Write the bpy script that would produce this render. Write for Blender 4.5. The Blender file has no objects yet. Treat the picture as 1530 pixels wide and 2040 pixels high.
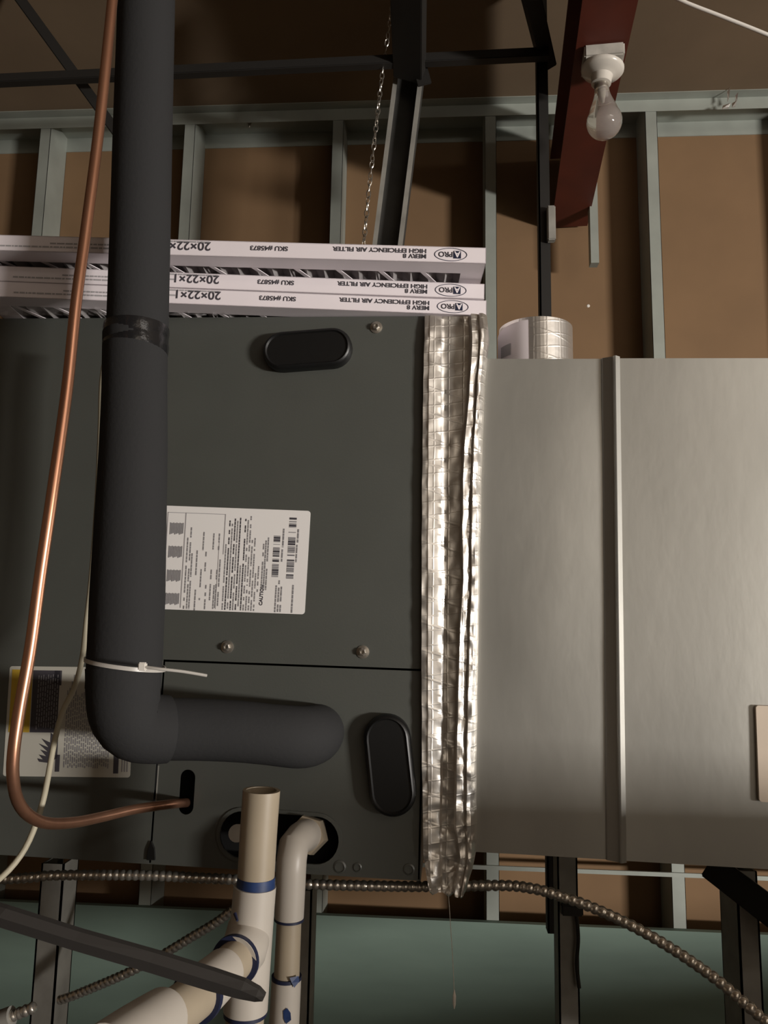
import bpy, bmesh, math, random
from mathutils import Vector, Matrix, noise
random.seed(7)
C = bpy.context.scene.collection
S = bpy.context.scene
R = math.radians
# ------------------------------------------------------------------ camera
F = 1532.0
YAW, PITCH, ROLL = R(4.0), R(8.3), R(1.0)
fw = Vector((-math.sin(YAW)*math.cos(PITCH), math.cos(YAW)*math.cos(PITCH), math.sin(PITCH)))
r0 = Vector((math.cos(YAW), math.sin(YAW), 0)); u0 = r0.cross(fw)
cr = r0*math.cos(ROLL) + u0*math.sin(ROLL); cu = -r0*math.sin(ROLL) + u0*math.cos(ROLL)
cam = bpy.data.cameras.new('camera'); co = bpy.data.objects.new('camera', cam); C.objects.link(co)
M = Matrix((cr, cu, -fw)).transposed().to_4x4(); co.matrix_world = M
cam.sensor_fit = 'VERTICAL'; cam.sensor_height = 36; cam.lens = 36*F/2040
cam.clip_start = .02
S.camera = co
S.view_settings.view_transform = 'Standard'; S.view_settings.look = 'None'
S.view_settings.gamma = 1; S.view_settings.use_curve_mapping = False
S.view_settings.exposure = 0.0
# ------------------------------------------------------------------ light
w = bpy.data.worlds.new('world'); S.world = w; w.use_nodes = True
w.node_tree.nodes['Background'].inputs[0].default_value = (1.0, .93, .84, 1)
w.node_tree.nodes['Background'].inputs[1].default_value = 0.01
def area(name, loc, target, sx, sy, power, col, spread=180):
    l = bpy.data.lights.new(name, 'AREA'); l.shape = 'RECTANGLE'; l.size = sx; l.size_y = sy
    l.energy = power; l.color = col; l.spread = R(spread)
    o = bpy.data.objects.new(name, l); C.objects.link(o); o.location = loc
    o.rotation_euler = (Vector(target)-Vector(loc)).to_track_quat('-Z', 'Y').to_euler()
    return o
area('key_lamp', (3.6, -1.5, -.25), (.2, 1.5, .2), .6, .2, 92, (1, .95, .89), 125)
area('added_fill', (1.3, -1.7, 1.2), (2.4, -3.2, .6), .9, .3, 38, (1, .94, .87), 125)  # added light on the front wall, brightens reflections in foil and duct
area('room_lamp', (2.0, -1.4, 1.35), (.7, 1.4, .2), 1.2, .2, 8, (1, .93, .84))
# ------------------------------------------------------------------ projection helpers
def ray(px, py):
    return (fw + cr*((px-765)/F) + cu*((1020-py)/F))
def P(px, py, y):
    d = ray(px, py); return d*(y/d.y)
def PZ(px, py, z):
    d = ray(px, py); return d*(z/d.z)
def ad(p): return p.dot(fw)
def rad(hw, p): return hw*ad(p)/F
# frame of the air handler front: U right, V up, N towards the room
a, t = R(1.3), R(.8)
HU = Vector((math.cos(a)*math.cos(t), -math.sin(a), -math.sin(t))).normalized()
HV0 = Vector((math.sin(t), 0, math.cos(t))); HN = HU.cross(HV0).normalized(); HV = HN.cross(HU).normalized()
HO = Vector((0, .86, 0))
def H(u, v, wv=0): return HO + HU*u + HV*v + HN*wv
def hp(px, py, wv=0):
    d = ray(px, py); o = HO + HN*wv; p = d*(o.dot(HN)/d.dot(HN)) - HO
    return (p.dot(HU), p.dot(HV))
def HW(px, py, wv=0):
    u, v = hp(px, py, wv); return H(u, v, wv)
# ------------------------------------------------------------------ materials
def mat(name, col, rough=.6, metal=0, var=0, vscale=8, bump=0, bscale=60, col2=None, spec=.5, stretch=(1,1,1), coat=0, alpha=1, trans=0):
    m = bpy.data.materials.new(name); m.use_nodes = True; nt = m.node_tree; b = nt.nodes['Principled BSDF']
    b.inputs['Base Color'].default_value = (*col, 1); b.inputs['Roughness'].default_value = rough
    b.inputs['Metallic'].default_value = metal; b.inputs['Specular IOR Level'].default_value = spec
    b.inputs['Coat Weight'].default_value = coat; b.inputs['Transmission Weight'].default_value = trans
    b.inputs['Alpha'].default_value = alpha
    tc = nt.nodes.new('ShaderNodeTexCoord'); mp = nt.nodes.new('ShaderNodeMapping')
    nt.links.new(tc.outputs['Object'], mp.inputs[0]); mp.inputs['Scale'].default_value = stretch
    if var or col2:
        n = nt.nodes.new('ShaderNodeTexNoise'); n.inputs['Scale'].default_value = vscale; n.inputs['Detail'].default_value = 6
        nt.links.new(mp.outputs[0], n.inputs['Vector'])
        r = nt.nodes.new('ShaderNodeValToRGB'); r.color_ramp.elements[0].position = .3; r.color_ramp.elements[1].position = .7
        c2 = col2 or tuple(c*(1-var) for c in col)
        r.color_ramp.elements[0].color = (*c2, 1); r.color_ramp.elements[1].color = (*col, 1)
        nt.links.new(n.outputs[0], r.inputs[0]); nt.links.new(r.outputs[0], b.inputs['Base Color'])
    if bump:
        n2 = nt.nodes.new('ShaderNodeTexNoise'); n2.inputs['Scale'].default_value = bscale; n2.inputs['Detail'].default_value = 4
        nt.links.new(mp.outputs[0], n2.inputs['Vector'])
        bp = nt.nodes.new('ShaderNodeBump'); bp.inputs['Strength'].default_value = bump; bp.inputs['Distance'].default_value = .002
        nt.links.new(n2.outputs[0], bp.inputs['Height']); nt.links.new(bp.outputs[0], b.inputs['Normal'])
    return m
m_hand = mat('handler_paint', (.078, .082, .073), .42, .0, var=.08, vscale=14, bump=.04, bscale=500, spec=.9)
m_hole = mat('black_backing', (.006, .006, .006), .9)
m_duct = mat('galvanized_steel', (.465, .455, .42), .43, .72, var=.24, vscale=6, bump=.1, bscale=60, stretch=(1, 1, .45))
m_gal = mat('stud_steel', (.37, .395, .355), .55, .25, var=.2, vscale=10)
m_post = mat('dull_steel', (.36, .345, .31), .6, .25, var=.35, vscale=22)
m_kraft = mat('kraft_paper_face', (.225, .133, .066), .85, var=.16, vscale=5)
m_ceil = mat('plywood_deck', (.20, .14, .085), .9, var=.22, vscale=3)
m_green = mat('green_board', (.20, .275, .23), .8, col2=(.14, .195, .165), vscale=3, stretch=(.6, 1, 3))
m_wall = mat('painted_drywall', (.6, .55, .48), .85, var=.05)
m_floor = mat('dark_concrete', (.12, .11, .10), .9, var=.2)
m_red = mat('red_primer', (.115, .019, .008), .6, .1, var=.35, vscale=9)
m_blk = mat('black_steel', (.02, .018, .016), .6, .2)
m_foam = mat('black_foam', (.031, .031, .032), .85, bump=.15, bscale=260, spec=.12)
m_tapeb = mat('black_vinyl_tape', (.012, .012, .013), .18, bump=.6, bscale=70)
m_plug = mat('black_plastic', (.006, .006, .006), .42, bump=.1, bscale=40)
m_cop = mat('copper', (.70, .37, .24), .3, .9, col2=(.42, .2, .12), vscale=20, stretch=(1, 1, .2))
m_pvc = mat('aged_pvc', (.385, .32, .235), .45, var=.10, vscale=25)
m_pvcw = mat('white_pvc', (.50, .455, .40), .4, var=.05, vscale=25)
m_blue = mat('blue_primer', (.018, .045, .15), .5, var=.5, vscale=60)
m_navy = mat('dark_primer', (.012, .016, .045), .5)
m_card = mat('white_card', (.84, .77, .80), .7, var=.03, vscale=20)
m_media = mat('filter_media', (.46, .43, .43), .9, var=.3, vscale=40)
m_plast = mat('clear_film', (.6, .6, .6), .2)
m_ink = mat('ink', (.05, .045, .055), .7)
m_inkg = mat('grey_ink', (.24, .23, .24), .7)
m_inkl = mat('pale_ink', (.38, .36, .37), .7)
m_label = mat('label_paper', (.84, .81, .79), .55)
m_wlabel = mat('warning_paper', (.50, .48, .42), .55, var=.05)
m_yel = mat('yellow_ink', (.55, .36, .04), .6)
m_cable = mat('cream_cable', (.42, .38, .28), .55)
m_flex = mat('flex_conduit', (.62, .58, .52), .26, .85)
m_zip = mat('clear_nylon', (.55, .52, .48), .35, alpha=.75)
m_porc = mat('porcelain', (.62, .58, .52), .25)
m_screw = mat('zinc_screw', (.6, .56, .5), .3, .9)
m_stick = mat('beige_sticker', (.60, .50, .40), .7, var=.1, vscale=30)
m_whitew = mat('white_wire', (.8, .76, .7), .4)
m_box = mat('painted_box', (.5, .47, .42), .6, var=.3, vscale=40)
m_bar = mat('worn_black_steel', (.022, .019, .017), .6, .1)
m_strut = mat('dark_strut', (.075, .072, .066), .6, .3, var=.3, vscale=20)  # strut web tone, darker than the lips
m_mark = mat('rust_mark', (.10, .04, .015), .8)
# reinforced aluminium foil with raised scrim threads
m_foil = bpy.data.materials.new('scrim_foil'); m_foil.use_nodes = True
nt = m_foil.node_tree; b = nt.nodes['Principled BSDF']
b.inputs['Base Color'].default_value = (.74, .71, .67, 1); b.inputs['Metallic'].default_value = .93; b.inputs['Roughness'].default_value = .37
tc = nt.nodes.new('ShaderNodeTexCoord')
n2 = nt.nodes.new('ShaderNodeTexNoise'); n2.inputs['Scale'].default_value = 45; n2.inputs['Detail'].default_value = 3; n2.inputs['Distortion'].default_value = .4
nt.links.new(tc.outputs['Object'], n2.inputs['Vector'])
def waves(rot, scale, thr):
    mp = nt.nodes.new('ShaderNodeMapping'); mp.inputs['Rotation'].default_value = rot
    nt.links.new(tc.outputs['Object'], mp.inputs[0])
    wv = nt.nodes.new('ShaderNodeTexWave'); wv.bands_direction = 'Z'; wv.inputs['Scale'].default_value = scale; wv.inputs['Distortion'].default_value = .5
    nt.links.new(mp.outputs[0], wv.inputs['Vector'])
    gt = nt.nodes.new('ShaderNodeMapRange'); gt.inputs[1].default_value = thr; gt.inputs[2].default_value = 1
    nt.links.new(wv.outputs[1], gt.inputs[0]); return gt
w1 = waves((0, R(8), 0), 20, .95); w2 = waves((0, R(-16), 0), 11, .97); w3 = waves((0, R(90), 0), 19, .96)
def mx(x, y, op='MAXIMUM'):
    n = nt.nodes.new('ShaderNodeMath'); n.operation = op; nt.links.new(x, n.inputs[0]); nt.links.new(y, n.inputs[1]); return n.outputs[0]
hh = mx(mx(w1.outputs[0], w2.outputs[0]), w3.outputs[0])
bp = nt.nodes.new('ShaderNodeBump'); bp.inputs['Strength'].default_value = .28; bp.inputs['Distance'].default_value = .0005
nt.links.new(hh, bp.inputs['Height'])
bp2 = nt.nodes.new('ShaderNodeBump'); bp2.inputs['Strength'].default_value = .2; bp2.inputs['Distance'].default_value = .002
nt.links.new(n2.outputs[0], bp2.inputs['Height']); nt.links.new(bp.outputs[0], bp2.inputs['Normal'])
nt.links.new(bp2.outputs[0], b.inputs['Normal'])
m_glass = bpy.data.materials.new('bulb_glass'); m_glass.use_nodes = True
nt = m_glass.node_tree; b = nt.nodes['Principled BSDF']
b.inputs['Base Color'].default_value = (.95, .9, .84, 1); b.inputs['Roughness'].default_value = .08; b.inputs['Transmission Weight'].default_value = .82
b.inputs['IOR'].default_value = 1.15; b.inputs['Coat Weight'].default_value = 1; b.inputs['Coat Roughness'].default_value = .04
# ------------------------------------------------------------------ object helpers
def wpos(o):
    p = Vector(o.location)
    while o.parent: o = o.parent; p += Vector(o.location)
    return p
def obj(name, bm, m, parent=None, smooth=False, base=None):
    bmesh.ops.remove_doubles(bm, verts=bm.verts, dist=1e-6)
    bmesh.ops.recalc_face_normals(bm, faces=bm.faces)
    cs = [v.co for v in bm.verts]
    c = base or Vector([(min(q[i] for q in cs)+max(q[i] for q in cs))/2 for i in range(3)])
    for v in bm.verts: v.co -= c
    me = bpy.data.meshes.new(name); bm.to_mesh(me); bm.free()
    if smooth:
        for p in me.polygons: p.use_smooth = True
        try: me.set_sharp_from_angle(angle=R(42))
        except Exception: pass
    me.materials.append(m)
    o = bpy.data.objects.new(name, me); C.objects.link(o)
    if parent: o.parent = parent; o.location = c - wpos(parent)
    else: o.location = c
    return o
def thing(name, label, cat, loc, group=None):
    o = bpy.data.objects.new(name, None); C.objects.link(o); o.location = loc; o.empty_display_size = .05
    o['label'] = label; o['category'] = cat
    if group: o['group'] = group
    return o
def tag(o, label, cat, group=None):
    o['label'] = label; o['category'] = cat
    if group: o['group'] = group
    return o
def struct(o): o['kind'] = 'structure'; return o
X, Y, Z = Vector((1, 0, 0)), Vector((0, 1, 0)), Vector((0, 0, 1))
O0 = Vector((0, 0, 0))
def box(bm, lo, hi, O=O0, A=X, B=Y, D=Z, bev=0):
    vs = [bm.verts.new(O + A*x + B*y + D*z) for x in (lo[0], hi[0]) for y in (lo[1], hi[1]) for z in (lo[2], hi[2])]
    fs = [bm.faces.new([vs[i] for i in f]) for f in ((0,1,3,2),(4,6,7,5),(0,4,5,1),(2,3,7,6),(0,2,6,4),(1,5,7,3))]
    if bev:
        es = list({e for f in fs for e in f.edges})
        bmesh.ops.bevel(bm, geom=es, offset=bev, segments=2, affect='EDGES')
    return bm
def hbox(bm, u0_, u1, v0, v1, w0, w1, bev=0):
    return box(bm, (u0_, v0, w0), (u1, v1, w1), HO, HU, HV, HN, bev)
def prism(bm, outer, holes, w0, w1, fr=None):
    """outline (u,v) with holes, extruded between w0 and w1 in the handler frame"""
    fr = fr or H
    edges = []; loops = [outer] + list(holes)
    for lp in loops:
        vs = [bm.verts.new(fr(u, v, w1)) for u, v in lp]
        edges += [bm.edges.new((vs[i], vs[(i+1) % len(vs)])) for i in range(len(vs))]
    if holes:
        r = bmesh.ops.triangle_fill(bm, edges=edges, use_beauty=True)
        faces = [g for g in r['geom'] if isinstance(g, bmesh.types.BMFace)]
    else:
        faces = [bm.faces.new([e.verts[0] for e in edges])] if False else [bm.faces.new(vs)]
    if abs(w1-w0) > 1e-9:
        ex = bmesh.ops.extrude_face_region(bm, geom=faces)
        d = fr(0, 0, w0) - fr(0, 0, w1)
        bmesh.ops.translate(bm, vec=d, verts=[g for g in ex['geom'] if isinstance(g, bmesh.types.BMVert)])
    return bm
def stadium(c, hl, hr, ang, n=14):
    """rounded slot: half length hl between arc centres, radius hr"""
    pts = []
    for i in range(n+1): th = -math.pi/2 + math.pi*i/n; pts.append((hl+hr*math.cos(th), hr*math.sin(th)))
    for i in range(n+1): th = math.pi/2 + math.pi*i/n; pts.append((-hl+hr*math.cos(th), hr*math.sin(th)))
    ca, sa = math.cos(ang), math.sin(ang)
    return [(c[0]+x*ca-y*sa, c[1]+x*sa+y*ca) for x, y in pts]
def circ(c, r, n=20): return [(c[0]+r*math.cos(2*math.pi*i/n), c[1]+r*math.sin(2*math.pi*i/n)) for i in range(n)]
def rrect(u0_, u1, v0, v1, r, n=5):
    pts = []
    for cx, cy, s in ((u1-r, v1-r, 0), (u0_+r, v1-r, 90), (u0_+r, v0+r, 180), (u1-r, v0+r, 270)):
        for i in range(n+1): th = R(s+90*i/n); pts.append((cx+r*math.cos(th), cy+r*math.sin(th)))
    return pts
def spline(pts, step):
    """catmull-rom through 3-D points (radius may ride along as 4th value)"""
    ps = [pts[0]] + list(pts) + [pts[-1]]; out = []
    for i in range(1, len(ps)-2):
        p0, p1, p2, p3 = [Vector(q) for q in ps[i-1:i+3]]
        n = max(1, int((p2-p1).length/step))
        for k in range(n):
            s = k/n
            out.append(.5*((2*p1)+(-p0+p2)*s+(2*p0-5*p1+4*p2-p3)*s*s+(-p0+3*p1-3*p2+p3)*s*s*s))
    out.append(Vector(pts[-1])); return out
def tube(bm, pts, rr, seg=20, caps=True):
    n = len(pts); rr = rr if isinstance(rr, (list, tuple)) else [rr]*n
    t0 = (pts[1]-pts[0]).normalized(); nn = t0.orthogonal().normalized(); rings = []
    for i in range(n):
        tt = ((pts[min(i+1, n-1)]-pts[max(i-1, 0)])).normalized()
        nn = (nn - tt*nn.dot(tt)).normalized(); bb = tt.cross(nn)
        rings.append([bm.verts.new(pts[i]+(nn*math.cos(2*math.pi*k/seg)+bb*math.sin(2*math.pi*k/seg))*rr[i]) for k in range(seg)])
    for i in range(n-1):
        for k in range(seg): bm.faces.new((rings[i][k], rings[i][(k+1) % seg], rings[i+1][(k+1) % seg], rings[i+1][k]))
    if caps: bm.faces.new(rings[0]); bm.faces.new(rings[-1])
    return bm
def ctube(pts, rr, seg=20, step=.006, caps=True):
    sp = spline(pts, step)
    return tube(bmesh.new(), sp, rr, seg, caps)
def flex(pts, r, pitch=.0075, seg=12):
    sp = spline(pts, .0012); L = [0]
    for i in range(1, len(sp)): L.append(L[-1]+(sp[i]-sp[i-1]).length)
    rr = [r*(.70+.30*abs(math.sin(math.pi*l/pitch))**.7) for l in L]
    return tube(bmesh.new(), sp, rr, seg)
def lathe(bm, prof, base, axis=Z, seg=32):
    axis = axis.normalized(); n = axis.orthogonal().normalized(); b_ = axis.cross(n); rings = []
    for r_, h_ in prof:
        rings.append([bm.verts.new(base+axis*h_+(n*math.cos(2*math.pi*k/seg)+b_*math.sin(2*math.pi*k/seg))*max(r_, 1e-5)) for k in range(seg)])
    for i in range(len(rings)-1):
        for k in range(seg): bm.faces.new((rings[i][k], rings[i][(k+1) % seg], rings[i+1][(k+1) % seg], rings[i+1][k]))
    bm.faces.new(rings[0]); bm.faces.new(rings[-1])
    return bm
def text(bm, s, size, O, A, B, sx=1.0, depth=0, bold=0):
    cu_ = bpy.data.curves.new('t', 'FONT'); cu_.body = s; cu_.size = size; cu_.offset = bold
    o = bpy.data.objects.new('t', cu_); me = o.to_mesh()
    vs = [bm.verts.new(O + A*(v.co.x*sx) + B*v.co.y) for v in me.vertices]
    for p in me.polygons:
        try: bm.faces.new([vs[i] for i in p.vertices])
        except ValueError: pass
    wd = max([v.co.x for v in me.vertices] or [0])*sx
    o.to_mesh_clear(); bpy.data.objects.remove(o); bpy.data.curves.remove(cu_); return wd
def hq(bm, pts, wv):      # a flat printed patch on the handler face given by photo corners
    vs = [bm.verts.new(HW(x, y, wv)) for x, y in pts]; bm.faces.new(vs)
# ================================================================== SETTING
YS, YK = 1.88, 1.972            # stud fronts, back sheet
ZC = P(1400, 196, YS).z         # ceiling
ZG = P(765, 1829, YS-.016).z
bm = bmesh.new(); box(bm, (-2.6, YK, -1.4), (4.4, YK+.016, ZC)); struct(obj('wall_back', bm, m_kraft))
bm = bmesh.new(); box(bm, (-2.6, -3.2, ZC), (4.4, YK+.016, ZC+.02)); struct(obj('ceiling', bm, m_ceil))
bm = bmesh.new(); box(bm, (-2.6, -3.2, -1.42), (4.4, YK+.016, -1.4)); struct(obj('floor', bm, m_floor))
bm = bmesh.new(); box(bm, (-2.62, -3.2, -1.4), (-2.6, YK+.016, ZC)); struct(obj('wall_left', bm, m_ceil))
bm = bmesh.new(); box(bm, (4.4, -3.2, -1.4), (4.42, YK+.016, ZC)); struct(obj('wall_right', bm, m_wall))
bm = bmesh.new(); box(bm, (-2.62, -3.22, -1.42), (4.42, -3.2, ZC+.02)); struct(obj('wall_front', bm, m_wall))
bm = bmesh.new(); box(bm, (-2.6, YS-.016, -1.4), (4.4, YS-.001, ZG)); tag(obj('green_wallboard', bm, m_green), 'green moisture resistant drywall sheet covering the lower studs', 'drywall')
# top track of the stud wall: web against the ceiling, front and rear lips
bm = bmesh.new()
box(bm, (-2.6, YS-.001, ZC-.003), (4.4, YK, ZC)); box(bm, (-2.6, YS-.0022, ZC-.034), (4.4, YS-.001, ZC)); box(bm, (-2.6, YK-.002, ZC-.045), (4.4, YK, ZC))
box(bm, (-2.6, YS-.03, ZC-.0015), (4.4, YS-.002, ZC))
o = obj('trim_1', bm, m_gal); struct(o)
# studs
xs0 = P(966, 400, YS).x
names = {-4: 'far left behind the copper line', -3: 'leftmost, beside the copper line', -2: 'just right of the black insulated pipe', -1: 'left of the twisted chain',
         0: 'between the chain strut and the black post', 1: 'right of the light bulb', 2: 'right of the duct end', 3: 'beyond'}
for k in range(-4, 4):
    x = xs0 + k*.4064 + (0.010 if k == 1 else 0)
    bm = bmesh.new(); zt = ZC-.003; zb = -1.4
    if k < 0: web = x+.0012; lx0, lx1 = x, x+.032
    lx0, lx1 = x, x+.030
    # the web stands on the right side for studs left of the camera and on the left side otherwise
    box(bm, (lx0, YS, zb), (lx1, YS+.0012, zt))
    box(bm, (lx0, YK-.0012, zb), (lx1, YK, zt))
    if k < 0: box(bm, (lx1-.0012, YS, zb), (lx1, YK, zt)); box(bm, (lx0, YS, zb), (lx0+.0012, YS+.008, zt))
    else: box(bm, (lx0, YS, zb), (lx0+.0012, YK, zt)); box(bm, (lx1-.0012, YS, zb), (lx1, YS+.008, zt))
    o = obj('steel_stud', bm, m_gal)
    lab = {-4: 'galvanized wall stud off at the far left edge of the wall', -3: 'galvanized wall stud behind the bare copper line at left',
           -2: 'galvanized wall stud just right of the black insulated pipe', -1: 'galvanized wall stud left of the twisted chain, above the filters',
           0: 'galvanized wall stud rising behind the right end of the filters', 1: 'galvanized wall stud right of the light bulb, behind the duct',
           2: 'galvanized wall stud beyond the right end of the wall', 3: 'galvanized wall stud farthest right on the wall'}[k]
    tag(o, lab, 'stud', 'galvanized studs of the back wall')
# pale channel running through the studs, below the duct
p1 = P(930, 1727, YS-.004); p2 = P(1530, 1750, YS-.004)
bm = bmesh.new(); box(bm, (-2.5, YS-.006, p1.z-.004), (3.3, YS-.0005, p1.z+.005)); tag(obj('bridging_channel', bm, m_gal), 'thin pale horizontal bracing channel across the studs below the duct', 'brace')
# ================================================================== CEILING STEEL
A1 = PZ(1216, 0, 1.06); B1 = PZ(1134, 452, 1.06)
dv = (B1-A1).normalized(); A2 = A1 - dv*.6; side = dv.cross(Z).normalized(); Lb = (B1-A2).length
t_ = thing('steel_beam', 'red primed steel beam carrying the light bulb', 'beam', A2)
bm = bmesh.new(); box(bm, (0, -.047, 0), (Lb, .047, .006), A2, dv, side, Z); obj('bottom_flange', bm, m_red, t_)
bm = bmesh.new(); box(bm, (0, -.004, .006), (Lb, .004, .2), A2, dv, side, Z); obj('web', bm, m_red, t_)
bm = bmesh.new(); box(bm, (0, -.047, .2), (Lb, .047, .206), A2, dv, side, Z); obj('top_flange', bm, m_red, t_)
def bar(name, pa, pb, wd, th, m, up=None):
    d = (pb-pa).normalized(); L = (pb-pa).length; s = d.cross(up or Y).normalized(); n = d.cross(s).normalized()
    bm = bmesh.new(); box(bm, (0, -wd/2, -th/2), (L, wd/2, th/2), pa, d, s, n, bev=.0015); return obj(name, bm, m)
YT = 1.45
zb_ = (P(350, 145, YT).z)
o = bar('crossbar', P(-150, 168, YT-.03), P(1092, 108, YT-.03), .020, .02, m_blk); tag(o, 'thin black horizontal crossbar under the ceiling, meeting the black post', 'bar')
pA = P(1079, 95, YT)
bm = bmesh.new(); box(bm, (pA.x-.006, YT, -1.4), (pA.x+.020, YT+.003, pA.z+.25)); box(bm, (pA.x-.006, YT, -1.4), (pA.x-.003, YT+.026, pA.z+.25))
bm2 = bmesh.new(); zlow = P(1095, 1860, YT).z; zt = ZC
box(bm2, (pA.x-.010, YT, zlow), (pA.x+.012, YT+.003, zt)); box(bm2, (pA.x-.010, YT, zlow), (pA.x-.007, YT+.026, zt)); bm.free()
tag(obj('hanger_post', bm2, m_blk), 'black vertical angle post hanging from the ceiling behind the tape roll', 'post')
q = P(1099, 450, YT-.003)
bm = bmesh.new(); box(bm, (q.x-.010, YT-.018, q.z-.036), (q.x+.006, YT-.001, q.z+.036), bev=.002); tag(obj('junction_clip', bm, m_post), 'small grey rectangular clip on the black post beside the red beam end', 'clip')
# wide channel strut behind the chain
def channel(name, pa, pb, wd, dp, m, m_lip=None):
    d = (pb-pa).normalized(); L = (pb-pa).length; s = d.cross(Y).normalized()
    if s.x < 0: s = -s
    n = d.cross(s).normalized()
    if n.y > 0: n = -n
    r = thing(name, '', '', pa)
    bm = bmesh.new(); box(bm, (0, -wd/2, -dp), (L, wd/2, -dp+.003), pa, d, s, n)
    box(bm, (0, -wd/2, -dp), (L, -wd/2+.003, 0), pa, d, s, n); box(bm, (0, wd/2-.003, -dp), (L, wd/2, 0), pa, d, s, n)
    obj('web', bm, m_strut, r)
    bm = bmesh.new(); box(bm, (0, wd/2-.0095, -.0005), (L, wd/2, .0025), pa, d, s, n); obj('lip', bm, m_lip or m, r)
    bm = bmesh.new(); box(bm, (0, -wd/2, -.0005), (L, -wd/2+.009, .0025), pa, d, s, n); obj('lip', bm, m_lip or m, r)
    return r
o = channel('channel_strut', P(818, 120, YT+.02), P(763, 560, YT+.04), .062, .035, m_blk, m_post); tag(o, 'dark steel channel strut leaning down behind the twisted chain', 'strut')
o = bar('ceiling_brace', P(812, -120, 1.15), P(816, 150, YT), .062, .03, m_blk); tag(o, 'wide black brace above the channel strut at the top of the photo', 'brace')
o = bar('gusset_plate', P(826, 95, YT-.012), P(846, 170, YT-.012), .03, .004, m_blk); tag(o, 'small black gusset plate where crossbar and channel strut meet', 'plate')
o = bar('ceiling_brace', P(1030, -120, 1.15), P(1088, 120, YT+.03), .045, .03, m_blk); tag(o, 'black diagonal brace running up from the black post beside the red beam', 'brace')
o = bar('diagonal_rod', P(5, -50, 1.42), P(252, 290, 1.5), .022, .018, m_blk); tag(o, 'black diagonal rod under the ceiling crossing behind the copper line', 'rod')
# short stud below the beam end
q0 = P(1180, 415, YS-.01); q1 = P(1180, 530, YS-.01)
bm = bmesh.new(); box(bm, (q0.x-.010, YS-.028, q1.z), (q0.x+.010, YS-.002, ZC-.04)); tag(obj('short_stud', bm, m_gal), 'short pale stud ending in mid air right of the red beam end', 'stud')
# white cable at the top right
o = obj('white_cable', ctube([P(1290, -40, 1.25), P(1350, -2, 1.25), P(1440, 34, 1.25), P(1530, 70, 1.25), P(1640, 118, 1.25)], .0035, 10, .02), m_whitew, smooth=True); tag(o, 'thin bright white cable crossing the ceiling at top right', 'cable')
# shiny scrap by the top track
bm = bmesh.new()
for i, (x, y, lx, ly) in enumerate([(1450, 190, 5, 22), (1466, 196, 5, 16), (1442, 212, 16, 7), (1460, 208, 9, 9)]):
    q = P(x, y, YS-.035-.003*i); s_ = .0009
    v = [q+Vector((-lx*s_*.3, 0, -ly*s_*.9)), q+Vector((lx*s_*.9, .004, -ly*s_*.3)), q+Vector((lx*s_*1.1, -.004, ly*s_)), q+Vector((-lx*s_*.1, .002, ly*s_*.6))]
    vv = [bm.verts.new(k_) for k_ in v]; vb = [bm.verts.new(k_+Vector((0, .0015, 0))) for k_ in v]
    bm.faces.new(vv); bm.faces.new(vb[::-1])
    for k_ in range(4): bm.faces.new((vv[k_], vv[(k_+1) % 4], vb[(k_+1) % 4], vb[k_]))
tag(obj('foil_scrap', bm, m_foil), 'crumpled bright foil scrap stuck on the top track at right', 'scrap')
# twisted chain
ch = [P(782, 12, 1.42), P(762, 145, 1.425), P(748, 262, 1.43), P(735, 380, 1.43), P(724, 490, 1.43), P(716, 560, 1.43)]
sp = spline(ch, .0125); bm = bmesh.new()
for i in range(len(sp)-1):
    c_ = (sp[i]+sp[i+1])/2; d = (sp[i+1]-sp[i]).normalized(); s1 = d.cross(Y).normalized(); s2 = d.cross(s1)
    s_ = (s1*math.cos(i*1.1)+s2*math.sin(i*1.1)); pts = []
    for k_ in range(12):
        th = 2*math.pi*k_/12; pts.append(c_+d*(.0088*math.sin(th))+s_*(.0042*math.cos(th)))
    nv = d.cross(s_); rg = []
    for k_ in range(12):
        rd = (pts[k_]-c_).normalized(); rg.append([bm.verts.new(pts[k_]+rd*(.0012*math.cos(f))+nv*(.0012*math.sin(f))) for f in (0, 1.57, 3.14, 4.71)])
    for k_ in range(12):
        for j in range(4): bm.faces.new((rg[k_][j], rg[k_][(j+1) % 4], rg[(k_+1) % 12][(j+1) % 4], rg[(k_+1) % 12][j]))
tag(obj('twisted_chain', bm, m_screw), 'thin twisted metal chain hanging from the ceiling down behind the filters', 'chain')
# keyless lampholder and bulb
fb = PZ(1200, 108, 1.06)
t_ = thing('lampholder', 'round white porcelain lampholder on a pale box under the red beam', 'lampholder', fb)
bm = bmesh.new(); box(bm, (-.036, -.030, -.026), (.036, .030, -.0005), fb, side, dv, Z, bev=.003); obj('outlet_box', bm, m_box, t_)
tb = fb + Vector((0, 0, -.0265)); bm = bmesh.new()
tilt = Vector((-.10, .04, -1)).normalized()
lathe(bm, [(.032, 0), (.036, .0), (.039, .003), (.039, .007), (.036, .011), (.027, .015), (.020, .019), (.0185, .026), (.018, .034), (.014, .035)], tb, tilt); obj('porcelain_base', bm, m_porc, t_, True)
nb = tb + tilt*.033; ax = Vector((.05, .0, -1)).normalized()
t2 = thing('light_bulb', 'clear unlit light bulb hanging from the white lampholder', 'bulb', nb)
bm = bmesh.new(); lathe(bm, [(.0125, 0), (.0133, .004), (.0125, .008), (.0133, .012), (.0125, .014)], nb, ax, 24); obj('screw_cap', bm, m_screw, t2, True)
pr = []
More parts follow.
